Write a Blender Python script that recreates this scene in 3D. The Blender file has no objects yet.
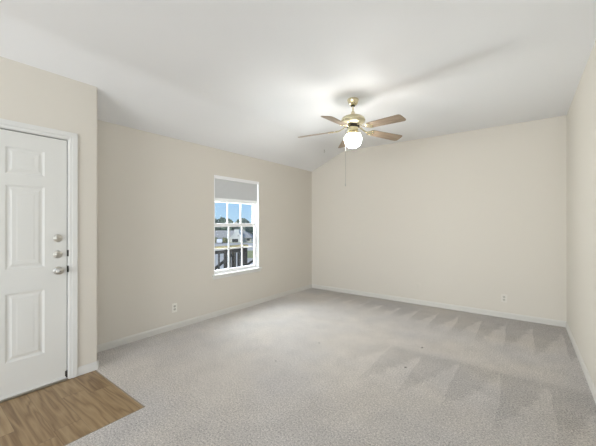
import bpy, bmesh, math, random
from mathutils import Vector, Matrix, noise
random.seed(7)
S = bpy.context.scene
COL = S.collection
PI = math.pi

# ------------------------------------------------------------------ camera
EYE = 1.35
cd = bpy.data.cameras.new('camera')
cd.sensor_width = 36.0
cd.lens = 300.78 / 596.0 * 36.0
cd.clip_start = 0.02
cd.clip_end = 600
cam = bpy.data.objects.new('camera', cd)
cam.location = (0, 0, EYE)
cam.rotation_euler = (PI / 2 + 0.0012, 0, 0.6453)
COL.objects.link(cam)
S.camera = cam

# ------------------------------------------------------------------ exposure
S.view_settings.view_transform = 'Standard'
S.view_settings.look = 'None'
S.view_settings.gamma = 1.0
S.view_settings.use_curve_mapping = False
S.view_settings.exposure = 0.08

# ------------------------------------------------------------------ sky
W = bpy.data.worlds.new('sky')
S.world = W
W.use_nodes = True
wn = W.node_tree.nodes
wl = W.node_tree.links
wn.clear()
w_out = wn.new('ShaderNodeOutputWorld')
w_bg = wn.new('ShaderNodeBackground')
w_tc = wn.new('ShaderNodeTexCoord')
w_sep = wn.new('ShaderNodeSeparateXYZ')
w_ramp = wn.new('ShaderNodeValToRGB')
w_ramp.color_ramp.elements[0].position = 0.0
w_ramp.color_ramp.elements[0].color = (0.52, 0.76, 0.98, 1)
w_ramp.color_ramp.elements[1].position = 0.5
w_ramp.color_ramp.elements[1].color = (0.10, 0.28, 0.70, 1)
e_ = w_ramp.color_ramp.elements.new(0.16)
e_.color = (0.28, 0.55, 0.95, 1)
wl.new(w_tc.outputs['Generated'], w_sep.inputs[0])
wl.new(w_sep.outputs['Z'], w_ramp.inputs['Fac'])
wl.new(w_ramp.outputs['Color'], w_bg.inputs['Color'])
w_bg.inputs['Strength'].default_value = 1.0
wl.new(w_bg.outputs['Background'], w_out.inputs['Surface'])

# ------------------------------------------------------------------ sun
sd = bpy.data.lights.new('sun', 'SUN')
sd.energy = 4.2
sd.angle = math.radians(0.6)
sd.color = (1.0, 0.95, 0.87)
so = bpy.data.objects.new('sun', sd)
so.rotation_euler = Vector((-0.02, 0.80, -0.60)).to_track_quat('-Z', 'Y').to_euler()
so.location = (0, -25, 22)
COL.objects.link(so)

# ------------------------------------------------------------------ area lamps: fill added behind the camera, daylight at the window
def area(name, loc, direction, sx, sy, power, color):
    d = bpy.data.lights.new(name, 'AREA')
    d.shape = 'RECTANGLE'
    d.size = sx
    d.size_y = sy
    d.energy = power
    d.color = color
    o = bpy.data.objects.new(name, d)
    o.location = loc
    o.rotation_euler = Vector(direction).to_track_quat('-Z', 'Z').to_euler()
    COL.objects.link(o)
    return o

DAY = (0.95, 0.985, 1.01)
area('rear_fill', (-0.9, -4.62, 1.15), (0, 1, 0), 3.4, 2.1, 205, DAY)  # fill lamp added behind the camera, at an unseen rear opening
area('side_fill', (3.62, -1.6, 1.35), (-1, 0, 0.9), 3.2, 1.9, 36, DAY)  # second added fill lamp, out of view, tilted up to brighten the ceiling
# sky light falling through the window, and the sunlit deck throwing light up through it
area('skylight_at_window', (-4.25, 3.2, 2.18), (1, 0, -0.25), 4.5, 0.7, 325, DAY)
area('deck_bounce_at_window', (-4.30, 3.2, -0.02), (0.3, 0, 1), 4.0, 0.9, 215, DAY)


# ------------------------------------------------------------------ helpers
class B:
    """collects shapes into one mesh object"""
    def __init__(self):
        self.bm = bmesh.new()

    def quad(self, *vs):
        f = self.bm.faces.new([self.bm.verts.new(v) for v in vs])
        return f

    def box(self, x0, x1, y0, y1, z0, z1, bev=0.0, seg=2):
        b = bmesh.new()
        v = [b.verts.new((x, y, z)) for x in (x0, x1) for y in (y0, y1) for z in (z0, z1)]
        for q in ((0, 1, 3, 2), (4, 6, 7, 5), (0, 4, 5, 1), (2, 3, 7, 6), (0, 2, 6, 4), (1, 5, 7, 3)):
            b.faces.new([v[i] for i in q])
        bmesh.ops.recalc_face_normals(b, faces=b.faces)
        if bev > 0:
            bmesh.ops.bevel(b, geom=list(b.edges), offset=bev, segments=seg, affect='EDGES', profile=0.5)
        self.merge(b)
        return self

    def merge(self, b, mtx=None):
        if mtx is not None:
            bmesh.ops.transform(b, matrix=mtx, verts=b.verts)
        me = bpy.data.meshes.new('tmp')
        b.to_mesh(me)
        b.free()
        self.bm.from_mesh(me)
        bpy.data.meshes.remove(me)

    def lathe(self, prof, n=32, mtx=None, cap=True):
        """prof: list of (r, z); revolved round z"""
        b = bmesh.new()
        rings = []
        for r, z in prof:
            if r < 1e-5:
                rings.append([b.verts.new((0, 0, z))])
            else:
                rings.append([b.verts.new((r * math.cos(2 * PI * k / n), r * math.sin(2 * PI * k / n), z)) for k in range(n)])
        for a, c in zip(rings, rings[1:]):
            for k in range(n):
                k2 = (k + 1) % n
                if len(a) == 1 and len(c) > 1:
                    b.faces.new((a[0], c[k], c[k2]))
                elif len(c) == 1 and len(a) > 1:
                    b.faces.new((a[k], c[0], a[k2]))
                elif len(a) > 1:
                    b.faces.new((a[k], c[k], c[k2], a[k2]))
        if cap:
            for ring in (rings[0], rings[-1]):
                if len(ring) > 1:
                    b.faces.new(ring)
        bmesh.ops.recalc_face_normals(b, faces=b.faces)
        self.merge(b, mtx)
        return self

    def tube(self, p0, p1, r, n=12):
        p0, p1 = Vector(p0), Vector(p1)
        d = p1 - p0
        m = Matrix.Translation(p0) @ d.to_track_quat('Z', 'Y').to_matrix().to_4x4()
        return self.lathe([(r, 0), (r, d.length)], n, m)

    def bar(self, p0, p1, w, h, bev=0.0):
        """rectangular bar from p0 to p1, w sideways, h upwards"""
        p0, p1 = Vector(p0), Vector(p1)
        d = p1 - p0
        x = d.normalized()
        side = Vector((0, 0, 1)).cross(x)
        if side.length < 1e-4:
            side = Vector((0, 1, 0))
        side.normalize()
        up = x.cross(side)
        m = Matrix((x, side, up)).transposed().to_4x4()
        m.translation = p0
        t = B().box(0, d.length, -w / 2, w / 2, -h / 2, h / 2, bev)
        self.merge(t.bm, m)
        return self

    def prism(self, pts, z0, z1, mtx=None, bev=0.0):
        """outline in xy extruded from z0 to z1"""
        b = bmesh.new()
        lo = [b.verts.new((x, y, z0)) for x, y in pts]
        hi = [b.verts.new((x, y, z1)) for x, y in pts]
        b.faces.new(lo)
        b.faces.new(hi)
        n = len(pts)
        for k in range(n):
            b.faces.new((lo[k], lo[(k + 1) % n], hi[(k + 1) % n], hi[k]))
        bmesh.ops.recalc_face_normals(b, faces=b.faces)
        if bev:
            bmesh.ops.bevel(b, geom=[e for e in b.edges if e.calc_face_angle(0) > 0.6], offset=bev, segments=2, affect='EDGES')
        self.merge(b, mtx)
        return self

    def done(self, name, m, parent=None, loc=None, smooth=None):
        me = bpy.data.meshes.new(name)
        self.bm.to_mesh(me)
        self.bm.free()
        if m:
            me.materials.append(m)
        if smooth is not None:
            me.shade_smooth()
            me.set_sharp_from_angle(angle=math.radians(smooth))
        o = bpy.data.objects.new(name, me)
        COL.objects.link(o)
        if parent:
            o.parent = parent
        if loc:
            o.location = loc
        return o


def structure(o):
    o['kind'] = 'structure'
    return o


def tag(o, label, cat, group=None):
    o['label'] = label
    o['category'] = cat
    if group:
        o['group'] = group
    return o


def thing(name, loc, label, cat, group=None, rotz=0.0):
    o = bpy.data.objects.new(name, None)
    o.empty_display_size = 0.1
    o.location = loc
    o.rotation_euler = (0, 0, rotz)
    COL.objects.link(o)
    return tag(o, label, cat, group)


def srgb(r, g, b):
    f = lambda c: (c / 255.0 / 12.92) if c / 255.0 <= 0.04045 else ((c / 255.0 + 0.055) / 1.055) ** 2.4
    return (f(r), f(g), f(b), 1.0)


def mat(name, col, rough=0.5, metal=0.0, nscale=0.0, namt=0.0, bump=0.0, bscale=60.0, spec=0.5):
    m = bpy.data.materials.new(name)
    m.use_nodes = True
    nt = m.node_tree
    N, L = nt.nodes, nt.links
    p = N['Principled BSDF']
    p.inputs['Base Color'].default_value = col
    p.inputs['Roughness'].default_value = rough
    p.inputs['Metallic'].default_value = metal
    p.inputs['Specular IOR Level'].default_value = spec
    tc = N.new('ShaderNodeTexCoord')
    if namt > 0:
        t = N.new('ShaderNodeTexNoise')
        t.inputs['Scale'].default_value = nscale
        t.inputs['Detail'].default_value = 3
        L.new(tc.outputs['Object'], t.inputs['Vector'])
        r = N.new('ShaderNodeValToRGB')
        r.color_ramp.elements[0].position = 0.3
        r.color_ramp.elements[1].position = 0.7
        r.color_ramp.elements[0].color = tuple(c * (1 - namt) for c in col[:3]) + (1,)
        r.color_ramp.elements[1].color = tuple(min(1, c * (1 + namt)) for c in col[:3]) + (1,)
        L.new(t.outputs['Fac'], r.inputs['Fac'])
        L.new(r.outputs['Color'], p.inputs['Base Color'])
    if bump > 0:
        t = N.new('ShaderNodeTexNoise')
        t.inputs['Scale'].default_value = bscale
        t.inputs['Detail'].default_value = 2
        L.new(tc.outputs['Object'], t.inputs['Vector'])
        bn = N.new('ShaderNodeBump')
        bn.inputs['Strength'].default_value = bump
        bn.inputs['Distance'].default_value = 0.004
        L.new(t.outputs['Fac'], bn.inputs['Height'])
        L.new(bn.outputs['Normal'], p.inputs['Normal'])
    return m


# node shorthand
class G:
    def __init__(self, m):
        self.N, self.L = m.node_tree.nodes, m.node_tree.links

    def math(self, op, a, b=None, c=None, clamp=False):
        n = self.N.new('ShaderNodeMath')
        n.operation = op
        n.use_clamp = clamp
        for i, v in enumerate((a, b, c)):
            if v is None:
                continue
            if isinstance(v, (int, float)):
                n.inputs[i].default_value = v
            else:
                self.L.new(v, n.inputs[i])
        return n.outputs[0]

    def noise(self, vec, scale, detail=2, rough=0.5):
        n = self.N.new('ShaderNodeTexNoise')
        n.inputs['Scale'].default_value = scale
        n.inputs['Detail'].default_value = detail
        n.inputs['Roughness'].default_value = rough
        self.L.new(vec, n.inputs['Vector'])
        return n.outputs['Fac']

    def comb(self, x, y, z):
        n = self.N.new('ShaderNodeCombineXYZ')
        for i, v in enumerate((x, y, z)):
            if isinstance(v, (int, float)):
                n.inputs[i].default_value = v
            else:
                self.L.new(v, n.inputs[i])
        return n.outputs[0]

    def mix(self, fac, a, b):
        n = self.N.new('ShaderNodeMix')
        n.data_type = 'RGBA'
        for i, v in ((0, fac), (6, a), (7, b)):
            if isinstance(v, (int, float, tuple)):
                n.inputs[i].default_value = v
            else:
                self.L.new(v, n.inputs[i])
        return n.outputs[2]

    def ramp(self, fac, stops):
        n = self.N.new('ShaderNodeValToRGB')
        e = n.color_ramp.elements
        while len(e) < len(stops):
            e.new(0.5)
        for i, (pos, c) in enumerate(stops):
            e[i].position = pos
            e[i].color = c
        self.L.new(fac, n.inputs['Fac'])
        return n.outputs['Color']

    def step(self, a, lo, hi):
        n = self.N.new('ShaderNodeMapRange')
        n.interpolation_type = 'SMOOTHSTEP'
        n.inputs[1].default_value = lo
        n.inputs[2].default_value = hi
        self.L.new(a, n.inputs[0])
        return n.outputs[0]


# ------------------------------------------------------------------ materials
M = {}
M['wall'] = mat('beige_wall_paint', srgb(219, 213, 202), 0.62, bump=0.12, bscale=90, spec=0.3)
M['ceiling'] = mat('white_ceiling_paint', srgb(238, 238, 238), 0.8, bump=0.12, bscale=70, spec=0.2)
M['trim'] = mat('white_trim_paint', srgb(224, 223, 219), 0.35)
M['baseboard'] = mat('off_white_baseboard_paint', srgb(217, 214, 207), 0.4)
M['door'] = mat('white_door_paint', srgb(221, 220, 215), 0.4)
M['vinyl_white'] = mat('white_window_vinyl', srgb(248, 248, 248), 0.35)
M['nickel'] = mat('satin_nickel', srgb(206, 203, 196), 0.28, 1.0)
M['dark'] = mat('dark_rubber', srgb(52, 48, 43), 0.7)
M['plate'] = mat('ivory_plastic', srgb(236, 233, 224), 0.35)
M['plate_beige'] = mat('beige_plastic', srgb(224, 219, 210), 0.35)
M['slot'] = mat('dark_slot', srgb(60, 56, 50), 0.6)
M['receptacle'] = mat('grey_ivory_plastic', srgb(196, 192, 180), 0.35)
M['brass'] = mat('pale_polished_brass', srgb(226, 216, 184), 0.24, 1.0)
M['cream'] = mat('cream_brass_enamel', srgb(204, 196, 166), 0.32, 0.6)
M['fanblack'] = mat('black_vent_band', srgb(38, 32, 24), 0.45, 0.3)
M['aluminium'] = mat('aluminium', srgb(170, 168, 160), 0.35, 1.0)
M['blackrail'] = mat('black_railing_paint', srgb(30, 31, 34), 0.75, spec=0.15)
M['tanwood'] = mat('weathered_tan_wood', srgb(122, 114, 84), 0.8, nscale=20, namt=0.15)
M['deck'] = mat('deck_boards', srgb(150, 140, 122), 0.8, nscale=10, namt=0.15)
M['siding'] = mat('pale_siding', srgb(190, 188, 182), 0.8, nscale=3, namt=0.05)
M['gable'] = mat('white_gable_siding', srgb(206, 206, 202), 0.8)
M['shingle'] = mat('grey_roof_shingle', srgb(152, 150, 146), 0.9, nscale=2.5, namt=0.18)
M['darkglass'] = mat('dark_window_glass', srgb(50, 56, 62), 0.15)
M['concrete'] = mat('pale_concrete', srgb(184, 178, 168), 0.9, nscale=0.6, namt=0.08)
M['grass'] = mat('green_grass', srgb(150, 150, 98), 0.95, nscale=1.5, namt=0.2)
M['bark'] = mat('brown_bark', srgb(84, 72, 60), 0.9, nscale=5, namt=0.2)
M['leaf'] = mat('dark_green_foliage', srgb(84, 100, 86), 0.9, nscale=1.2, namt=0.4)
M['leaf_b'] = mat('grey_green_foliage', srgb(96, 108, 100), 0.9, nscale=1.2, namt=0.4)
M['shrub'] = mat('olive_brown_foliage', srgb(112, 112, 80), 0.9, nscale=3, namt=0.4)
M['carwhite'] = mat('white_car_paint', srgb(228, 228, 230), 0.25)
M['lint'] = mat('dark_lint', srgb(70, 66, 62), 0.95)
M['grout'] = mat('seam_strip', srgb(142, 128, 108), 0.7)


def carpet_material():
    m = mat('grey_beige_carpet', srgb(190, 184, 179), 0.98, spec=0.1)
    g = G(m)
    p = g.N['Principled BSDF']
    tc = g.N.new('ShaderNodeTexCoord')
    sep = g.N.new('ShaderNodeSeparateXYZ')
    g.L.new(tc.outputs['Object'], sep.inputs[0])
    X, Y = sep.outputs[0], sep.outputs[1]
    vec = tc.outputs['Object']
    fine = g.noise(vec, 190, 3, 0.75)
    tuft = g.noise(vec, 80, 3, 0.75)
    mid = g.noise(vec, 4.5, 3, 0.6)
    big = g.noise(vec, 1.1, 2, 0.5)
    wob = g.math('MULTIPLY', g.math('SUBTRACT', g.noise(vec, 2.0, 2), 0.5), 0.5)
    rag = g.noise(vec, 9.0, 3, 0.6)
    # vacuum strokes: rows of wedges whose light tips point at the far wall
    def wedges(y_tip, length, period, phase, wobk):
        xs = g.math('ADD', g.math('ADD', X, phase), g.math('MULTIPLY', wob, wobk))
        fr = g.math('FRACT', g.math('DIVIDE', xs, period))
        tri = g.math('SUBTRACT', 1.0, fr)
        # distance below the tips, 0 at the tips and 1 at the foot of the wedges
        t = g.math('DIVIDE', g.math('SUBTRACT', y_tip, Y), length)
        inside = g.step(g.math('ADD', g.math('SUBTRACT', t, tri), g.math('MULTIPLY', g.math('SUBTRACT', rag, 0.5), 0.5)), -0.10, 0.10)
        below = g.step(t, -0.02, 0.02)
        fade = g.math('SUBTRACT', 1.0, g.step(t, 0.75, 1.35))
        return inside, below, fade
    i1, b1, f1 = wedges(4.90, 1.05, 0.278, 0.191, 0.10)
    i2, b2, f2 = wedges(3.25, 0.95, 0.333, 0.165, 0.16)
    # the strip along the far wall: dark outside the wedges, light within
    top = g.step(g.math('ADD', Y, g.math('MULTIPLY', X, 0.25)), 3.75, 4.35)
    dark1 = g.math('MULTIPLY', g.math('SUBTRACT', 1.0, i1), top)
    midrow = g.math('MULTIPLY', g.step(Y, 2.15, 2.75), g.math('SUBTRACT', 1.0, g.step(Y, 3.22, 3.36)))
    side = g.step(X, -1.7, -0.9)
    dark2 = g.math('MULTIPLY', g.math('MULTIPLY', g.math('SUBTRACT', 1.0, i2), midrow), side)
    val = g.math('MULTIPLY_ADD', dark1, -0.20, 1.0)
    val = g.math('MULTIPLY_ADD', dark2, -0.14, val)
    # darker towards the kitchen side: painted light falloff mixed with worn patches
    wear_falloff = g.math('MULTIPLY', g.math('SUBTRACT', 1.0, g.step(g.math('ADD', g.math('SUBTRACT', Y, X), g.math('MULTIPLY', wob, 2.5)), 2.0, 4.8)), g.math('MULTIPLY_ADD', big, 1.2, 0.4))
    val = g.math('MULTIPLY_ADD', wear_falloff, -0.14, val)
    val = g.math('ADD', val, g.math('MULTIPLY', g.math('SUBTRACT', mid, 0.5), 0.30))
    val = g.math('ADD', val, g.math('MULTIPLY', g.math('SUBTRACT', big, 0.5), 0.16))
    val = g.math('ADD', val, g.math('MULTIPLY', g.math('SUBTRACT', tuft, 0.5), 1.9))
    val = g.math('ADD', val, g.math('MULTIPLY', g.math('SUBTRACT', fine, 0.5), 1.9))
    base = g.mix(g.step(big, 0.35, 0.65), srgb(203, 198, 194), srgb(206, 199, 191))
    sc = g.N.new('ShaderNodeVectorMath')
    sc.operation = 'SCALE'
    g.L.new(base, sc.inputs[0])
    g.L.new(val, sc.inputs['Scale'])
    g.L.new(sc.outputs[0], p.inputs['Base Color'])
    bn = g.N.new('ShaderNodeBump')
    bn.inputs['Strength'].default_value = 0.7
    bn.inputs['Distance'].default_value = 0.012
    h = g.math('ADD', g.math('MULTIPLY', fine, 0.5), tuft)
    g.L.new(h, bn.inputs['Height'])
    g.L.new(bn.outputs['Normal'], p.inputs['Normal'])
    p.inputs['Sheen Weight'].default_value = 0.15
    return m


def plank_material():
    m = mat('oak_look_vinyl_planks', srgb(150, 125, 95), 0.42)
    g = G(m)
    p = g.N['Principled BSDF']
    tc = g.N.new('ShaderNodeTexCoord')
    sep = g.N.new('ShaderNodeSeparateXYZ')
    g.L.new(tc.outputs['Object'], sep.inputs[0])
    X, Y = sep.outputs[0], sep.outputs[1]
    PW, PL = 0.152, 1.22
    row = g.math('FLOOR', g.math('DIVIDE', Y, PW))
    wn_ = g.N.new('ShaderNodeTexWhiteNoise')
    wn_.noise_dimensions = '1D'
    g.L.new(row, wn_.inputs['W'])
    xo = g.math('ADD', X, g.math('MULTIPLY', wn_.outputs['Value'], 3.0))
    colm = g.math('FLOOR', g.math('DIVIDE', xo, PL))
    wn2 = g.N.new('ShaderNodeTexWhiteNoise')
    wn2.noise_dimensions = '2D'
    g.L.new(g.comb(row, colm, 0.0), wn2.inputs['Vector'])
    plank = wn2.outputs['Value']
    off = g.math('MULTIPLY', plank, 17.0)
    gv = g.comb(g.math('ADD', g.math('MULTIPLY', X, 0.75), off), g.math('MULTIPLY', Y, 7.0), off)
    warp = g.noise(gv, 1.3, 2, 0.5)
    rings = g.math('FRACT', g.math('MULTIPLY', warp, 7.0))
    rings = g.math('PINGPONG', rings, 0.5)
    streak = g.noise(g.comb(g.math('MULTIPLY', X, 3.0), g.math('MULTIPLY', Y, 90.0), off), 1.0, 4, 0.6)
    v = g.math('ADD', g.math('MULTIPLY', rings, 0.75), g.math('MULTIPLY', streak, 0.55))
    v = g.math('ADD', v, g.math('MULTIPLY', g.math('SUBTRACT', plank, 0.5), 0.22))
    c = g.ramp(v, [(0.12, srgb(112, 87, 58)), (0.45, srgb(147, 122, 89)), (0.85, srgb(172, 149, 115))])
    fy = g.math('FRACT', g.math('DIVIDE', Y, PW))
    seam = g.math('LESS_THAN', fy, 0.018)
    fx = g.math('FRACT', g.math('DIVIDE', xo, PL))
    seam2 = g.math('LESS_THAN', fx, 0.004)
    sm = g.math('MULTIPLY', g.math('MAXIMUM', seam, seam2), 0.45)
    c = g.mix(sm, c, srgb(92, 72, 50))
    g.L.new(c, p.inputs['Base Color'])
    return m


def blade_material():
    m = mat('whitewashed_oak_blade', srgb(150, 125, 98), 0.4)
    g = G(m)
    p = g.N['Principled BSDF']
    tc = g.N.new('ShaderNodeTexCoord')
    sep = g.N.new('ShaderNodeSeparateXYZ')
    g.L.new(tc.outputs['Object'], sep.inputs[0])
    v = g.comb(g.math('MULTIPLY', sep.outputs[0], 3.0), g.math('MULTIPLY', sep.outputs[1], 45.0), 0.0)
    n = g.noise(v, 1.6, 4, 0.6)
    c = g.ramp(n, [(0.3, srgb(112, 94, 76)), (0.55, srgb(144, 126, 106)), (0.75, srgb(164, 148, 128))])
    g.L.new(c, p.inputs['Base Color'])
    return m


def glass_material():
    m = bpy.data.materials.new('window_glass')
    m.use_nodes = True
    N, L = m.node_tree.nodes, m.node_tree.links
    N.clear()
    out = N.new('ShaderNodeOutputMaterial')
    mx = N.new('ShaderNodeMixShader')
    mx.inputs[0].default_value = 0.05
    tr = N.new('ShaderNodeBsdfTransparent')
    tr.inputs['Color'].default_value = (0.95, 0.97, 0.97, 1)
    gl = N.new('ShaderNodeBsdfGlossy')
    gl.inputs['Roughness'].default_value = 0.02
    L.new(tr.outputs[0], mx.inputs[1])
    L.new(gl.outputs[0], mx.inputs[2])
    L.new(mx.outputs[0], out.inputs['Surface'])
    return m


def shade_material(name, col, trans):
    m = bpy.data.materials.new(name)
    m.use_nodes = True
    N, L = m.node_tree.nodes, m.node_tree.links
    N.clear()
    out = N.new('ShaderNodeOutputMaterial')
    mx = N.new('ShaderNodeMixShader')
    mx.inputs[0].default_value = trans
    d = N.new('ShaderNodeBsdfDiffuse')
    d.inputs['Color'].default_value = col
    t = N.new('ShaderNodeBsdfTranslucent')
    t.inputs['Color'].default_value = col
    L.new(d.outputs[0], mx.inputs[1])
    L.new(t.outputs[0], mx.inputs[2])
    L.new(mx.outputs[0], out.inputs['Surface'])
    return m


def globe_material():
    m = mat('lit_opal_glass', srgb(250, 244, 234), 0.25)
    p = m.node_tree.nodes['Principled BSDF']
    p.inputs['Emission Color'].default_value = (1.0, 0.97, 0.93, 1)
    p.inputs['Emission Strength'].default_value = 45.0
    return m


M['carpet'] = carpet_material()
M['planks'] = plank_material()
M['blade'] = blade_material()
M['glass'] = glass_material()
M['shade'] = shade_material('grey_shade_fabric', srgb(206, 207, 207), 0.08)
M['hem'] = shade_material('white_shade_hem', srgb(236, 236, 234), 0.18)
M['globe'] = globe_material()

# ------------------------------------------------------------------ room shell
XL, XR, D = -3.574, 0.438, 5.2235          # window wall, right wall, far wall
XD, YC = -3.164, 1.1126                    # entry wall face and its outer corner
HL, H, XCR = 2.437, 2.757, -2.83           # eave height, flat height, crease
YB, XE = -4.5, 3.5                         # rear of the home, behind the camera
DY0, DY1, DZ1 = -0.044, 0.884, 2.073       # door opening
WY0, WY1, WZ0, WZ1 = 2.735, 3.657, 0.60, 2.05   # window opening

# floor: carpet with a cut-out for the entry planks
VX, VY = -2.232, 1.09
b = B()
b.box(XL - 0.1, XE, VY, D + 0.1, -0.1, 0.0)
b.box(VX, XE, YB - 0.1, VY, -0.1, 0.0)
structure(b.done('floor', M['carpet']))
b = B()
b.box(XD - 0.14, VX, YB - 0.1, VY, -0.1, -0.004)
structure(b.done('floor_entry', M['planks']))
b = B()                                     # seam strip where carpet meets planks
b.box(VX - 0.005, VX + 0.003, YB, VY + 0.004, -0.02, 0.001, 0.001)
b.box(XD, VX + 0.003, VY - 0.005, VY + 0.003, -0.02, 0.001, 0.001)
structure(b.done('trim_3', M['grout']))

# ceiling: flat, folding down along a soft crease to the window wall
sl = (H - HL) / (XCR - XL)
prof = [(XL - 0.3, HL - 0.3 * sl), (XL, HL)]
for t in (-0.10, -0.06, -0.02, 0.02, 0.06, 0.10):
    k = (t - 0.10) / 0.2
    prof.append((XCR + t, H - 0.5 * sl * (k * k) * 0.2))
prof += [(0.0, H), (XE + 0.2, H)]
b = B()
lo = [[b.bm.verts.new((x, y, z)) for x, z in prof] for y in (YB - 0.2, D + 0.2)]
hi = [[b.bm.verts.new((x, y, z + 0.15)) for x, z in prof] for y in (YB - 0.2, D + 0.2)]
for k in range(len(prof) - 1):
    b.bm.faces.new((lo[0][k], lo[0][k + 1], lo[1][k + 1], lo[1][k]))
    b.bm.faces.new((hi[0][k], hi[0][k + 1], hi[1][k + 1], hi[1][k]))
    for e in (0, 1):
        b.bm.faces.new((lo[e][k], lo[e][k + 1], hi[e][k + 1], hi[e][k]))
for k in (0, len(prof) - 1):
    b.bm.faces.new((lo[0][k], lo[1][k], hi[1][k], hi[0][k]))
bmesh.ops.recalc_face_normals(b.bm, faces=b.bm.faces)
structure(b.done('ceiling', M['ceiling'], smooth=20))

ZT = 2.85
b = B()                                     # window wall
b.box(XL - 0.12, XL, YC - 0.12, WY0, -0.1, 2.50)
b.box(XL - 0.12, XL, WY1, D + 0.12, -0.1, 2.50)
b.box(XL - 0.12, XL, WY0, WY1, -0.1, WZ0)
b.box(XL - 0.12, XL, WY0, WY1, WZ1, 2.50)
structure(b.done('wall_left', M['wall']))
b = B()
b.box(XL - 0.12, XR + 0.12, D, D + 0.12, -0.1, ZT)
structure(b.done('wall_back', M['wall']))
b = B()
b.box(XR, XR + 0.12, 0.9, D + 0.12, -0.1, ZT)
structure(b.done('wall_right', M['wall']))
b = B()                                     # entry wall with its door opening and rounded outer corner
b.box(XD - 0.12, XD, YB - 0.1, DY0 - 0.016, -0.1, ZT)
b.box(XD - 0.12, XD, DY0 - 0.016, DY1 + 0.016, DZ1 + 0.012, ZT)
out = [(XD, DY1 + 0.016)]
for k in range(7):
    a = k / 6 * PI / 2
    out.append((XD - 0.014 + 0.014 * math.cos(a), YC - 0.014 + 0.014 * math.sin(a)))
out += [(XL - 0.12, YC), (XL - 0.12, YC - 0.12), (XD - 0.12, YC - 0.12), (XD - 0.12, DY1 + 0.016)]
b.prism(out, -0.1, ZT)
structure(b.done('wall_entry', M['wall'], smooth=35))
b = B()                                     # kitchen side of the home, behind and beside the camera
b.box(XR, XE + 0.1, 0.78, 0.9, -0.1, ZT)
structure(b.done('wall_kitchen', M['wall']))
b = B()
b.box(XE, XE + 0.1, YB, -3.2, -0.1, ZT)
b.box(XE, XE + 0.1, 0.0, 0.9, -0.1, ZT)
b.box(XE, XE + 0.1, -3.2, 0.0, -0.1, 0.4)
b.box(XE, XE + 0.1, -3.2, 0.0, 2.3, ZT)
structure(b.done('wall_side', M['wall']))
b = B()
b.box(XD - 0.12, -2.6, YB - 0.1, YB, -0.1, ZT)
b.box(0.8, XE + 0.1, YB - 0.1, YB, -0.1, ZT)
b.box(-2.6, 0.8, YB - 0.1, YB, -0.1, 0.1)
b.box(-2.6, 0.8, YB - 0.1, YB, 2.2, ZT)
structure(b.done('wall_rear', M['wall']))

# baseboards
BH, BT = 0.076, 0.013


def base_profile(b, p0, p1, n):
    """baseboard from p0 to p1 with its face towards n"""
    p0, p1, n = Vector(p0), Vector(p1), Vector(n)
    sec = [(0, 0), (BT, 0), (BT, BH * 0.78), (BT * 0.75, BH * 0.9), (BT * 0.35, BH), (0, BH)]
    a = [b.bm.verts.new((p0.x + n.x * t, p0.y + n.y * t, z)) for t, z in sec]
    c = [b.bm.verts.new((p1.x + n.x * t, p1.y + n.y * t, z)) for t, z in sec]
    k = len(sec)
    for i in range(k):
        b.bm.faces.new((a[i], a[(i + 1) % k], c[(i + 1) % k], c[i]))
    b.bm.faces.new(a)
    b.bm.faces.new(c)
    bmesh.ops.recalc_face_normals(b.bm, faces=b.bm.faces)


b = B(); base_profile(b, (XL, YC, 0), (XL, D, 0), (1, 0, 0)); structure(b.done('baseboard_left', M['baseboard']))
b = B(); base_profile(b, (XL, D, 0), (XR, D, 0), (0, -1, 0)); structure(b.done('baseboard_back', M['baseboard']))
b = B(); base_profile(b, (XR, 0.9, 0), (XR, D, 0), (-1, 0, 0)); structure(b.done('baseboard_right', M['baseboard']))
b = B()                                     # wraps round the bullnose corner
out = [(XD, 0.95), (XD + BT, 0.95)]
R0 = 0.014 + BT
for k in range(9):
    a = k / 8 * PI / 2
    out.append((XD - 0.014 + R0 * math.cos(a), YC - 0.014 + R0 * math.sin(a)))
out += [(XL + BT, YC + BT), (XL + BT, YC), (XD - 0.014, YC)]
out += [(XD - 0.004, YC - 0.004)]
b.prism(out, 0.0, BH)
base = b.bm
bmesh.ops.bevel(base, geom=[e for e in base.edges if all(v.co.z > BH - 1e-4 for v in e.verts)], offset=0.006, segments=2, affect='EDGES')
structure(b.done('baseboard_entry', M['trim'], smooth=35))

# ------------------------------------------------------------------ entry door
SX0, SX1 = XD - 0.052, XD - 0.008            # slab back and front
sy0, sy1, sz0, sz1 = DY0 + 0.005, DY1 - 0.006, 0.022, 2.066


def door_slab():
    b = B()
    bm = b.bm
    ys = [sy0, sy0 + 0.150, sy0 + 0.388, sy0 + 0.529, sy1 - 0.150, sy1]
    zs = [sz0, 0.276, 0.805, 0.990, 1.650, 1.735, 1.945, sz1]
    grid = [[bm.verts.new((SX1, y, z)) for z in zs] for y in ys]
    panels = []
    for i in range(len(ys) - 1):
        for j in range(len(zs) - 1):
            f = bm.faces.new((grid[i][j], grid[i + 1][j], grid[i + 1][j + 1], grid[i][j + 1]))
            if i in (1, 3) and j in (1, 3, 5):
                panels.append(f)
    bm.normal_update()
    for th, dp in ((0.014, -0.006), (0.012, 0.0), (0.014, 0.004), (0.022, 0.0), (0.010, 0.001)):
        bmesh.ops.inset_individual(bm, faces=panels, thickness=th, depth=dp, use_even_offset=True)
    # sides and back
    c = [(sy0, sz0), (sy1, sz0), (sy1, sz1), (sy0, sz1)]
    bk = [bm.verts.new((SX0, y, z)) for y, z in c]
    bm.faces.new(bk[::-1])
    for k in range(4):
        y0, z0 = c[k]
        y1, z1 = c[(k + 1) % 4]
        b.quad((SX1, y0, z0), (SX0, y0, z0), (SX0, y1, z1), (SX1, y1, z1))
    return b


door = door_slab().done('door_1', M['door'])
structure(door)
door['label'] = 'white six-panel entry door with nickel knob and two deadbolts'

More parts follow.
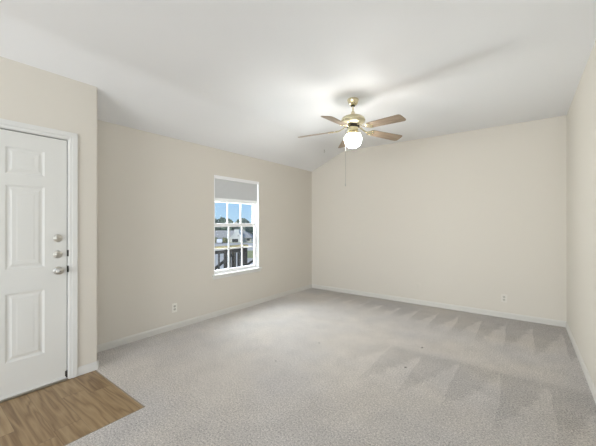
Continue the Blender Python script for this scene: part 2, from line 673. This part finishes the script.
KY = 0.816
MX = Matrix.Rotation(PI / 2, 4, 'Y')        # lathe axis turned to +x


def on_door(b, prof, z, n=28):
    b.lathe(prof, n, Matrix.Translation((SX1, KY, z)) @ MX)
    return b


kn = on_door(B(), [(0, 0), (0.033, 0), (0.034, 0.004), (0.031, 0.009), (0.020, 0.012), (0.0125, 0.016), (0.011, 0.030),
                   (0.016, 0.036), (0.0255, 0.044), (0.0285, 0.054), (0.0265, 0.063), (0.018, 0.069), (0.0, 0.071)], 0.949)
kn = kn.done('door_knob', M['nickel'], door, smooth=40)
kn['label'] = 'round satin nickel door knob'
lk = B().box(SX1 + 0.0705, SX1 + 0.0725, KY - 0.006, KY + 0.006, 0.947, 0.951, 0.0006)
lk.done('lock_button', M['slot'], kn)
for z in (1.087, 1.225):
    d = on_door(B(), [(0, 0), (0.031, 0), (0.0325, 0.003), (0.031, 0.009), (0.024, 0.014), (0.011, 0.016), (0.0, 0.016)], z)
    d = d.done('deadbolt', M['nickel'], door, smooth=40)
    t = B().box(SX1 + 0.014, SX1 + 0.030, KY - 0.019, KY + 0.019, z - 0.0055, z + 0.0055, 0.003, 3)
    t.done('thumb_turn', M['nickel'], d, smooth=40)
b = B().box(SX0 + 0.004, SX1 + 0.004, sy0 + 0.002, sy1 - 0.002, 0.010, 0.030, 0.002)
b.done('door_sweep', M['trim'], door)

b = B()                                     # jambs, stops and casing
b.box(XD - 0.12, XD + 0.001, DY1, DY1 + 0.016, 0, DZ1 + 0.012)
b.box(XD - 0.12, XD + 0.001, DY0 - 0.016, DY0, 0, DZ1 + 0.012)
b.box(XD - 0.12, XD + 0.001, DY0, DY1, DZ1, DZ1 + 0.012)
cw0, cw1 = DY1 + 0.006, 0.952
lw0, lw1 = -0.112, DY0 - 0.006
ct0, ct1 = DZ1 + 0.006, 2.142
for (t0, t1, a0, a1) in ((0.0, 0.011, 0.0, 1.0), (0.011, 0.017, 0.35, 0.97)):
    w = cw1 - cw0
    b.box(XD + t0, XD + t1, cw0 + w * a0, cw0 + w * a1, 0, ct0 + (ct1 - ct0) * a1, 0.0015)
    w = lw1 - lw0
    b.box(XD + t0, XD + t1, lw1 - w * a1, lw1 - w * a0, 0, ct0 + (ct1 - ct0) * a1, 0.0015)
    b.box(XD + t0, XD + t1, lw1 - w * a0 - 0.001, cw0 + (cw1 - cw0) * a0 + 0.001,
          ct0 + (ct1 - ct0) * a0, ct0 + (ct1 - ct0) * a1, 0.0015)
casing = structure(b.done('trim_1', M['trim']))
b = B()
b.box(XD - 0.066, XD - 0.026, DY1 - 0.0055, DY1, 0, DZ1)
b.box(XD - 0.066, XD - 0.026, DY0, DY0 + 0.0045, 0, DZ1)
b.box(XD - 0.066, XD - 0.026, DY0, DY1, DZ1 - 0.0065, DZ1)
b.box(XD - 0.12, XD - 0.053, DY1 - 0.03, DY1, 0, DZ1)
b.box(XD - 0.12, XD - 0.053, DY0, DY0 + 0.03, 0, DZ1)
b.box(XD - 0.12, XD - 0.053, DY0, DY1, DZ1 - 0.03, DZ1)
b.done('weatherstrip', M['dark'], casing)
for z in (0.955, 1.092):
    b = B().box(XD - 0.030, XD + 0.0015, DY1 - 0.005, DY1 + 0.0070, z - 0.028, z + 0.028, 0.001)
    b.done('strike_plate', M['dark'], casing)
b = B().box(XD - 0.05, XD - 0.004, DY1 - 0.018, DY1 + 0.002, 0.015, 0.075, 0.004)
b.done('corner_seal', M['dark'], casing)
b = B()
b.box(XD - 0.12, XD + 0.012, DY0, DY1, -0.005, 0.012, 0.004)
b.box(XD - 0.05, XD - 0.012, DY0, DY1, 0.0, 0.0175, 0.003)
structure(b.done('trim_2', M['aluminium']))

# ------------------------------------------------------------------ window
b = B()
fx0, fx1 = XL - 0.12, XL + 0.001
b.box(fx0, fx1, WY0, WY0 + 0.014, WZ0, WZ1)
b.box(fx0, fx1, WY1 - 0.014, WY1, WZ0, WZ1)
b.box(fx0, fx1, WY0, WY1, WZ1 - 0.012, WZ1)
b.box(fx0, XL - 0.04, WY0, WY1, WZ0, WZ0 + 0.022)
b.box(XL - 0.112, XL - 0.105, WY0 + 0.014, WY1 - 0.014, WZ0 + 0.02, WZ0 + 0.05)
win = structure(b.done('window_1', M['vinyl_white']))
win['label'] = 'white double-hung window with grilles in the left wall'
GY0, GY1 = 2.785, 3.602


def sash(name, x0, x1, z0, z1, gz0, gz1, muntin_z):
    b = B()
    b.box(x0, x1, WY0 + 0.014, GY0, z0, z1, 0.003)
    b.box(x0, x1, GY1, WY1 - 0.014, z0, z1, 0.003)
    b.box(x0, x1, GY0 - 0.004, GY1 + 0.004, z0, gz0, 0.003)
    b.box(x0, x1, GY0 - 0.004, GY1 + 0.004, gz1, z1, 0.003)
    xm = (x0 + x1) / 2
    for k in (1, 2):
        y = GY0 + (GY1 - GY0) * k / 3
        b.box(xm - 0.007, xm + 0.007, y - 0.012, y + 0.012, gz0, gz1, 0.002)
    b.box(xm - 0.007, xm + 0.007, GY0, GY1, muntin_z - 0.011, muntin_z + 0.011, 0.002)
    o = b.done(name, M['vinyl_white'], win)
    g = B().box(xm - 0.002, xm + 0.002, GY0 - 0.003, GY1 + 0.003, gz0 - 0.003, gz1 + 0.003)
    g.done('glass_pane', M['glass'], o)
    return o


lower = sash('lower_sash', XL - 0.078, XL - 0.046, WZ0 + 0.022, 1.350, WZ0 + 0.055, 1.297, 0.964)
upper = sash('upper_sash', XL - 0.112, XL - 0.080, 1.305, WZ1 - 0.012, 1.352, WZ1 - 0.05, 1.68)
b = B().box(XL - 0.062, XL - 0.040, 3.15, 3.21, 1.350, 1.362, 0.002)
b.done('sash_lock', M['vinyl_white'], lower)
b = B()
b.box(XL - 0.05, XL + 0.036, 2.700, 3.695, WZ0 - 0.018, WZ0 + 0.006, 0.005)
b.box(XL, XL + 0.015, 2.715, 3.680, WZ0 - 0.056, WZ0 - 0.016, 0.003)
b.done('window_sill', M['trim'], win)

sh = thing('window_shade', (XL - 0.025, 3.194, WZ1 - 0.012), 'light grey fabric window shade pulled up to the top third of the window', 'window shade')
HW = 0.440
b = B().box(-0.022, 0.022, -HW, HW, -0.036, 0.0, 0.004)
b.done('head_rail', M['vinyl_white'], sh)
b = B()                                     # cellular fabric: shallow horizontal pleats
n = 16
z_hi, z_lo = -0.036, -0.315
for k in range(n):
    za = z_hi + (z_lo - z_hi) * k / n
    zb = z_hi + (z_lo - z_hi) * (k + 1) / n
    zm = (za + zb) / 2
    for sx in (1, -1):
        b.quad((sx * 0.009, -HW + 0.005, za), (sx * 0.009, HW - 0.005, za), (sx * 0.011, HW - 0.005, zm), (sx * 0.011, -HW + 0.005, zm))
        b.quad((sx * 0.011, -HW + 0.005, zm), (sx * 0.011, HW - 0.005, zm), (sx * 0.009, HW - 0.005, zb), (sx * 0.009, -HW + 0.005, zb))
b.done('shade_fabric', M['shade'], sh)
b = B().box(-0.014, 0.014, -HW + 0.003, HW - 0.003, -0.372, -0.315, 0.006, 3)
b.done('bottom_rail', M['hem'], sh)

# ------------------------------------------------------------------ outlets
def outlet(name, loc, rotz, label, group=None, plate='plate'):
    """plate faces local -y"""
    t = thing(name, loc, label, 'outlet', group, rotz)
    pb = B().box(-0.035, 0.035, -0.006, 0, -0.057, 0.057, 0.003, 3)
    pb.done('cover_plate', M[plate], t)
    for dz in (0.0195, -0.0195):
        b = B().prism([(0.0165 * math.cos(a) * 1.0, max(-0.013, min(0.013, 0.0165 * math.sin(a)))) for a in [2 * PI * k / 24 for k in range(24)]],
                      0.0, 0.0085, Matrix.Translation((0, 0, dz)) @ Matrix.Rotation(PI / 2, 4, 'X'))
        r = b.done('receptacle', M['receptacle'], t)
        s = B()
        for sx in (-0.0062, 0.0062):
            s.box(sx - 0.0012, sx + 0.0012, -0.0092, -0.0080, dz + 0.001, dz + 0.008)
        s.lathe([(0, 0), (0.0026, 0), (0.0026, 0.001), (0, 0.001)], 12, Matrix.Translation((0, -0.0082, dz - 0.006)) @ Matrix.Rotation(PI / 2, 4, 'X'))
        s.done('slots', M['slot'], r)
    b = B().lathe([(0, 0), (0.0035, 0), (0.003, 0.0012), (0, 0.0015)], 12, Matrix.Translation((0, -0.006, 0)) @ Matrix.Rotation(PI / 2, 4, 'X'))
    b.done('screw', M['receptacle'], t)
    return t


outlet('wall_outlet', (XL, 2.122, 0.272), PI / 2, 'ivory duplex outlet on the left wall between door corner and window', 'duplex wall outlets')
outlet('wall_outlet', (-0.234, D, 0.276), 0, 'ivory duplex outlet low on the far wall near the right corner', 'duplex wall outlets', 'plate_beige')
t = thing('cable_jack', (-1.421, D, 0.297), 'small ivory cable jack plate low on the far wall below the fan', 'cable jack')
B().box(-0.035, 0.035, -0.006, 0, -0.057, 0.057, 0.003, 3).done('cover_plate', M['wall'], t)
B().lathe([(0, 0), (0.0075, 0), (0.0075, 0.003), (0.0047, 0.003), (0.0047, 0.011), (0, 0.011)], 16,
          Matrix.Translation((0, -0.006, 0)) @ Matrix.Rotation(PI / 2, 4, 'X')).done('connector', M['receptacle'], t)

# ------------------------------------------------------------------ ceiling fan
FAN = (-1.554, 3.102, H)
fan = thing('ceiling_fan', FAN, 'five-blade brass ceiling fan with oak-look blades and a lit globe', 'ceiling fan')
B().lathe([(0, 0), (0.062, 0), (0.064, -0.006), (0.060, -0.022), (0.054, -0.045), (0.042, -0.062), (0.028, -0.070), (0, -0.070)], 36).done('canopy', M['brass'], fan, smooth=40)
B().lathe([(0, -0.068), (0.024, -0.068), (0.022, -0.080), (0, -0.080)], 24).done('canopy_ball', M['fanblack'], fan, smooth=40)
B().tube((0, 0, -0.16), (0, 0, -0.075), 0.0105, 18).done('downrod', M['brass'], fan, smooth=40)
B().lathe([(0, -0.140), (0.016, -0.140), (0.021, -0.146), (0.024, -0.160), (0.026, -0.178), (0.034, -0.190), (0, -0.190)], 28).done('downrod_collar', M['brass'], fan, smooth=40)
mh = B().lathe([(0, -0.183), (0.040, -0.185), (0.072, -0.192), (0.105, -0.202), (0.126, -0.216), (0.134, -0.232), (0.136, -0.248),
                (0.132, -0.262), (0.120, -0.274), (0.098, -0.284), (0.080, -0.290), (0, -0.290)], 48).done('motor_housing', M['cream'], fan, smooth=40)
B().lathe([(0.1345, -0.238), (0.1385, -0.241), (0.1385, -0.249), (0.1355, -0.252)], 48, cap=False).done('trim_ring', M['brass'], mh, smooth=40)
B().lathe([(0, -0.288), (0.076, -0.288), (0.074, -0.312), (0.066, -0.322), (0, -0.322)], 36).done('vent_band', M['fanblack'], fan, smooth=40)
sw = B().lathe([(0, -0.320), (0.058, -0.320), (0.062, -0.328), (0.060, -0.352), (0.050, -0.362), (0, -0.362)], 36).done('switch_housing', M['cream'], fan, smooth=40)
lk = B().lathe([(0, -0.360), (0.046, -0.360), (0.052, -0.368), (0.070, -0.376), (0.074, -0.384), (0.073, -0.400), (0, -0.400)], 40)
for k in range(3):
    a = 2 * PI * k / 3 + 0.4
    lk.tube((0.070 * math.cos(a), 0.070 * math.sin(a), -0.392), (0.088 * math.cos(a), 0.088 * math.sin(a), -0.392), 0.004, 10)
lk.done('light_fitter', M['brass'], fan, smooth=40)
B().lathe([(0.060, -0.392), (0.064, -0.400), (0.079, -0.409), (0.091, -0.424), (0.096, -0.444), (0.096, -0.468), (0.090, -0.494),
           (0.078, -0.516), (0.061, -0.534), (0.040, -0.545), (0.020, -0.551), (0, -0.553)], 48, cap=False).done('globe', M['globe'], fan, smooth=60)

# one blade and its iron, then copies
def blade_outline():
    r0, r1 = 0.215, 0.645
    w0, w1 = 0.056, 0.068
    pts = []
    def corner(cx, cy, r, a0, a1, n=6):
        for k in range(n + 1):
            a = a0 + (a1 - a0) * k / n
            pts.append((cx + r * math.cos(a), cy + r * math.sin(a)))
    corner(r1 - 0.035, w1 - 0.035, 0.035, PI / 2, 0)
    corner(r1 - 0.030, -w1 + 0.030, 0.030, 0, -PI / 2)
    corner(r0 + 0.03, -w0 + 0.03, 0.03, -PI / 2, -PI)
    corner(r0 + 0.03, w0 - 0.03, 0.03, PI, PI / 2)
    return pts[::-1]


def iron_mesh():
    b = B()
    # curved arm dropping from the motor to the blade
    path = [(0.070, -0.300), (0.100, -0.312), (0.130, -0.334), (0.165, -0.349), (0.200, -0.352)]
    wid = [0.018, 0.013, 0.011, 0.014, 0.022]
    b0 = bmesh.new()
    prev = None
    for (r, z), w in zip(path, wid):
        ring = [b0.verts.new((r, s * w, z + h)) for s, h in ((-1, 0.0035), (1, 0.0035), (1, -0.0035), (-1, -0.0035))]
        if prev:
            for k in range(4):
                b0.faces.new((prev[k], prev[(k + 1) % 4], ring[(k + 1) % 4], ring[k]))
        else:
            b0.faces.new(ring)
        prev = ring
    b0.faces.new(prev)
    bmesh.ops.recalc_face_normals(b0, faces=b0.faces)
    b.merge(b0)
    return b


DROOP = math.radians(-4.0)
PITCH = math.radians(-13)
ROOT = Matrix.Translation((0.20, 0, -0.352)) @ Matrix.Rotation(-DROOP, 4, 'Y') @ Matrix.Rotation(PITCH, 4, 'X') @ Matrix.Translation((-0.20, 0, 0))
bb = B().prism(blade_outline(), -0.001, 0.005, None, 0.0012)
blade = bb.done('fan_blade', M['blade'], fan, smooth=40)
b = iron_mesh()
# three-lobed flange screwed under the blade
fl = [(0.185, -0.020), (0.215, -0.046), (0.245, -0.050), (0.258, -0.038), (0.252, -0.022), (0.262, -0.012), (0.284, 0.0),
      (0.262, 0.012), (0.252, 0.022), (0.258, 0.038), (0.245, 0.050), (0.215, 0.046), (0.185, 0.020)]
b.prism(fl, -0.006, -0.0012, ROOT, 0.001)
for x, y in ((0.240, -0.038), (0.240, 0.038), (0.266, 0.0)):
    b.lathe([(0, -0.0085), (0.005, -0.0075), (0.006, -0.006), (0, -0.006)], 12, ROOT @ Matrix.Translation((x, y, 0)))
iron = b.done('blade_iron', M['brass'], fan, smooth=40)
PHASE = math.radians(201)
for k in range(5):
    a = PHASE + k * 2 * PI / 5
    bl = blade if k == 0 else blade.copy()
    ir = iron if k == 0 else iron.copy()
    if k:
        COL.objects.link(bl)
        COL.objects.link(ir)
        bl.parent = fan
        ir.parent = fan
    rot = Matrix.Rotation(a, 4, 'Z')
    bl.matrix_local = rot @ ROOT
    ir.matrix_local = rot

# pull chain with its pendant
cx, cy = -0.068, -0.051
b = B()
b.tube((cx * 0.7, cy * 0.7, -0.345), (cx, cy, -0.352), 0.0035, 8)
b.tube((cx, cy, -0.95), (cx, cy, -0.352), 0.0022, 8)
chain = b.done('pull_chain', M['aluminium'], fan, smooth=40)
B().lathe([(0, 0), (0.003, 0.0), (0.0055, -0.012), (0.006, -0.028), (0.004, -0.036), (0, -0.037)], 14,
          Matrix.Translation((cx, cy, -0.95))).done('pendant', M['aluminium'], chain, smooth=40)

# small hook in the ceiling beyond the fan
b = B()
pts = [Vector((0, 0, 0)), Vector((0, 0, -0.022))]
for k in range(1, 10):
    a = PI / 2 - k / 9 * 1.35 * PI
    pts.append(Vector((0.012 * math.cos(a), 0, -0.034 + 0.012 * math.sin(a))))
for p, q in zip(pts, pts[1:]):
    b.tube(p, q, 0.003, 8)
b.lathe([(0, 0), (0.012, 0), (0.010, -0.004), (0, -0.005)], 16)
hook = b.done('ceiling_hook', M['aluminium'], None, (-2.945, 4.72, 2.7045), smooth=40)
tag(hook, 'tiny grey hook screwed into the sloping ceiling near the far left corner', 'hook')

# lint on the carpet
for px, py, lab in ((-0.886, 3.409, 'dark lint speck on carpet right of middle, nearer the far wall'),
                    (-0.888, 2.849, 'dark lint speck on carpet right of middle, nearer the camera'),
                    (-1.946, 2.218, 'dark lint speck on carpet left of middle, nearer the camera'),
                    (-1.846, 2.845, 'dark lint speck on carpet left of middle, nearer the far wall')):
    b = B()
    for k in range(4):
        a = random.uniform(0, 2 * PI)
        b.tube((0, 0, 0.002), (0.010 * math.cos(a), 0.010 * math.sin(a), 0.006), 0.0022, 6)
    tag(b.done('carpet_lint', M['lint'], None, (px, py, 0.0)), lab, 'lint', 'lint specks on the carpet')

# ------------------------------------------------------------------ outside: the ground falls away from the house
YAW = 0.6453
RV = Vector((math.cos(YAW), math.sin(YAW), 0))
FV = Vector((-math.sin(YAW), math.cos(YAW), 0))


def gz(t):
    return -2.7 - max(0.0, t - 30) * 0.036


def place(lat, t, dz=0.0):
    p = RV * lat + FV * t
    return Vector((p.x, p.y, gz(t) + dz))


def ground_patch(corners_near, corners_far, dz, n=6):
    """strip between two edges given as (lat0, lat1, t)"""
    b = B()
    rows = []
    for k in range(n + 1):
        f = k / n
        t = corners_near[2] + (corners_far[2] - corners_near[2]) * f
        a = corners_near[0] + (corners_far[0] - corners_near[0]) * f
        c = corners_near[1] + (corners_far[1] - corners_near[1]) * f
        rows.append([b.bm.verts.new(place(a, t, dz)), b.bm.verts.new(place(c, t, dz))])
    for p, q in zip(rows, rows[1:]):
        b.bm.faces.new((p[0], p[1], q[1], q[0]))
    return b


b = B()
rows = []
for t in (3, 30, 60, 100, 150, 220):
    rows.append([b.bm.verts.new(place(l, t)) for l in (-t * 0.9 - 20, -t * 0.2, t * 0.3 + 2)])
for p, q in zip(rows, rows[1:]):
    for k in (0, 1):
        b.bm.faces.new((p[k], p[k + 1], q[k + 1], q[k]))
structure(b.done('ground', M['concrete']))
structure(ground_patch((-7.4, -2.0, 37), (-10.2, -3.0, 54), 0.04).done('lawn', M['grass']))
structure(ground_patch((-60, -8.0, 104), (-75, -8.0, 160), 0.04).done('lawn_beyond', M['grass']))

# deck outside the window
b = B()
for k in range(9):
    x = -3.72 - k * 0.142
    b.box(x - 0.135, x, 1.2, 4.66, -0.14, -0.10, 0.003)
for y in (1.3, 4.55):
    b.box(-4.95, -4.85, y, y + 0.09, -2.75, -0.14)
    b.box(-3.86, -3.76, y, y + 0.09, -2.75, -0.14)
dk = structure(b.done('deck', M['deck']))

pr = thing('porch_railing', (-4.94, 4.60, -0.10), 'black baluster railing with tan top board outside the window', 'railing')
B().box(-0.045, 0.045, -0.045, 0.045, 0, 0.92, 0.004).done('post', M['blackrail'], pr)
B().box(-0.045, 0.045, -2.545, -2.455, 0, 0.92, 0.004).done('post', M['blackrail'], pr)
B().box(-0.03, 0.03, -2.46, -0.04, 0.835, 0.895, 0.004).done('top_rail', M['blackrail'], pr)
B().box(-0.03, 0.03, -2.46, -0.04, 0.08, 0.13, 0.004).done('bottom_rail', M['blackrail'], pr)
c = B().box(-0.07, 0.07, -2.56, 0.05, 0.922, 0.985, 0.006).done('top_board', M['tanwood'], pr)
bal = B().box(-0.014, 0.014, -0.014, 0.014, 0.125, 0.84).done('baluster', M['blackrail'], pr, (0, -0.13, 0))
for k in range(1, 17):
    o = bal.copy()
    COL.objects.link(o)
    o.parent = pr
    o.location = (0, -0.13 - k * 0.142, 0)

rr = thing('landing_railing', (-5.04, 4.62, -0.10), 'short black railing running away from the deck corner post', 'railing')
B().box(-0.56, -0.48, -0.04, 0.04, -2.62, 0.92, 0.004).done('post', M['blackrail'], rr)
B().box(-0.04, 0.04, -0.04, 0.04, -2.62, 0.92, 0.004).done('post', M['blackrail'], rr)
B().box(-0.49, -0.03, -0.03, 0.03, 0.835, 0.895, 0.004).done('top_rail', M['blackrail'], rr)
B().box(-0.49, -0.03, -0.03, 0.03, 0.08, 0.13, 0.004).done('bottom_rail', M['blackrail'], rr)
bal2 = B().box(-0.014, 0.014, -0.014, 0.014, 0.125, 0.84).done('baluster', M['blackrail'], rr, (-0.13, 0, 0))
for k in range(1, 4):
    o = bal2.copy()
    COL.objects.link(o)
    o.parent = rr
    o.location = (-0.13 - k * 0.10, 0, 0)


def stair_rail(x, y_top, z_top, y_bot, slope, label):
    t = thing('stair_handrail', (x, y_bot, -2.7), label, 'handrail')
    zb = z_top - (y_top - y_bot) * slope
    B().bar((0, 0, zb + 2.7), (0, y_top - y_bot, z_top + 2.7), 0.05, 0.055, 0.004).done('rail', M['blackrail'], t)
    for f in (0.02, 0.98):
        B().box(-0.03, 0.03, (y_top - y_bot) * f - 0.03, (y_top - y_bot) * f + 0.03, -0.05,
                zb + 2.7 + (z_top - zb) * f, 0.003).done('post', M['blackrail'], t)


stair_rail(-5.66, 4.98, 0.66, 2.2, 0.56, 'black sloping handrail seen behind the balusters of the deck railing')
stair_rail(-6.60, 7.4, 0.60, 5.0, 0.42, 'black sloping handrail at the lower right of the window view')

# a pale one-storey house across the lot
HT = 110
hp = place(-0.219 * HT, HT)
house = thing('house', hp, 'low pale house with grey roof and a white front gable beyond the window', 'house', None, YAW)
B().box(-8.0, 7.0, 0.4, 9.0, -0.3, 1.70).done('wall', M['siding'], house)
b = B()                                     # hipped roof
e = [(-8.6, -0.2, 1.62), (7.6, -0.2, 1.62), (7.6, 9.6, 1.62), (-8.6, 9.6, 1.62)]
r = [(-7.4, 4.7, 4.25), (3.6, 4.7, 4.25)]
ev = [b.bm.verts.new(v) for v in e]
rv = [b.bm.verts.new(v) for v in r]
for q in ((ev[0], ev[1], rv[1], rv[0]), (ev[1], ev[2], rv[1]), (ev[2], ev[3], rv[0], rv[1]), (ev[3], ev[0], rv[0]), (ev[3], ev[2], ev[1], ev[0])):
    b.bm.faces.new(q)
b.done('roof', M['shingle'], house)
gb = B().prism([(0.0, -0.2), (3.8, -0.2), (3.8, 1.9), (2.9, 3.1), (2.9, 4.7), (1.2, 4.7), (1.2, 3.1), (0.0, 1.9)], 0, 3.0,
               Matrix.Translation((0, 1.0, 0)) @ Matrix.Rotation(PI / 2, 4, 'X')).done('front_gable', M['gable'], house)
b = B()
b.bar((-0.5, -2.05, 1.25), (1.3, -2.05, 3.3), 0.16, 0.34)
b.bar((4.4, -2.05, 1.25), (2.8, -2.05, 3.3), 0.16, 0.34)
b.done('gable_trim', M['gable'], gb)
B().box(0.45, 2.6, -2.06, -1.9, 0.2, 1.35).done('porch_opening', M['darkglass'], gb)
B().box(2.5, 2.75, -2.04, -1.9, 2.35, 2.7).done('gable_vent', M['darkglass'], gb)
for x in (-6.4, -3.6, 5.2):
    B().box(x, x + 1.2, 0.34, 0.46, 0.55, 1.4).done('window', M['darkglass'], house)


def blob(cx, cy, cz, rx, ry, rz, amp, freq, seed, sub=4):
    b0 = bmesh.new()
    bmesh.ops.create_icosphere(b0, subdivisions=sub, radius=1.0)
    for v in b0.verts:
        n = v.co.normalized()
        k = 1 + amp * noise.noise(n * freq + Vector((seed * 3.1, seed, 0))) + amp * 0.6 * noise.noise(n * freq * 3 + Vector((0, seed, 2)))
        v.co = Vector((cx + n.x * rx * k, cy + n.y * ry * k, cz + n.z * rz * k))
    return b0


def tree(lat, t, height, width, seed, label, m, lean=0.0):
    o = thing('tree', place(lat, t), label, 'tree', 'trees beyond the house', YAW)
    b = B()
    b.lathe([(0.34, -0.3), (0.24, height * 0.25), (0.12, height * 0.7), (0, height * 0.75)], 10)
    b.done('trunk', M['bark'], o, smooth=40)
    b = B()
    rnd = random.Random(seed)
    b.merge(blob(0, 0, height * 0.50, width * 0.5, width * 0.5, height * 0.44, 0.30, 2.2, seed))
    for k in range(6):
        a = rnd.uniform(0, 2 * PI)
        h = rnd.uniform(0.30, 0.80)
        s = rnd.uniform(0.22, 0.34) * width * (1.15 - h * 0.6)
        b.merge(blob(math.cos(a) * width * 0.32 * (1.2 - h), math.sin(a) * width * 0.32 * (1.2 - h), height * h,
                     s, s, s, 0.35, 2.5, seed + k * 7.7, 3))
    b.done('crown', m, o)


TT = 136
for lat, dt, h, w, lab, m in (
        (-0.306, 0, 8.4, 5.4, 'dark green tree above the house, leftmost beyond the window', 'leaf'),
        (-0.277, 9, 10.6, 6.0, 'rounded green tree in the left panes of the window view', 'leaf_b'),
        (-0.255, 18, 11.6, 6.0, 'green tree just left of the first vertical grille of the window', 'leaf'),
        (-0.235, 0, 10.4, 5.6, 'tallest dark tree at the left of the middle panes', 'leaf'),
        (-0.214, 9, 8.8, 6.0, 'low green tree in the middle panes of the window view', 'leaf_b'),
        (-0.196, 18, 10.6, 5.0, 'narrow dark tree beside the second vertical grille of the window', 'leaf'),
        (-0.180, 0, 10.2, 5.2, 'pointed bluish-green tree in the right panes of the window view', 'leaf_b'),
        (-0.158, 9, 8.6, 6.0, 'low bluish-green tree, rightmost beyond the window', 'leaf')):
    h *= 1.02
    tree(lat * (TT + dt), TT + dt, h, w, int(abs(lat) * 1000), lab, M[m])

for lat, t, h, w, lab in ((-0.274, 102, 1.9, 2.4, 'olive shrub before the pale house, left of the first grille'),
                          (-0.243, 103, 1.8, 2.2, 'olive shrub before the pale house, right of the first grille')):
    o = thing('shrub', place(lat * t, t), lab, 'shrub', 'shrubs before the pale house')
    b = B()
    b.merge(blob(0, 0, h * 0.45, w * 0.5, w * 0.5, h * 0.52, 0.3, 2.6, lat * 100))
    b.done('foliage', M['shrub'], o)

car = thing('parked_car', place(-0.2605 * 97, 97), 'small white car parked before the pale house', 'car', None, YAW - 1.35)
prof_c = [(-2.1, 0.25), (2.1, 0.25), (2.15, 0.75), (1.3, 0.90), (0.7, 1.42), (-1.1, 1.45), (-1.75, 0.95), (-2.15, 0.85)]
B().prism(prof_c, -0.85, 0.85, Matrix.Rotation(PI / 2, 4, 'X'), 0.06).done('body', M['carwhite'], car, smooth=40)
B().prism([(-1.35, 0.95), (1.05, 0.93), (0.62, 1.34), (-1.02, 1.36)], -0.87, 0.87, Matrix.Rotation(PI / 2, 4, 'X')).done('side_windows', M['darkglass'], car)
for x in (-1.3, 1.3):
    for y in (-0.8, 0.8):
        B().lathe([(0, -0.1), (0.32, -0.1), (0.32, 0.1), (0, 0.1)], 18, Matrix.Translation((x, y, 0.32)) @ Matrix.Rotation(PI / 2, 4, 'X')).done('wheel', M['dark'], car)
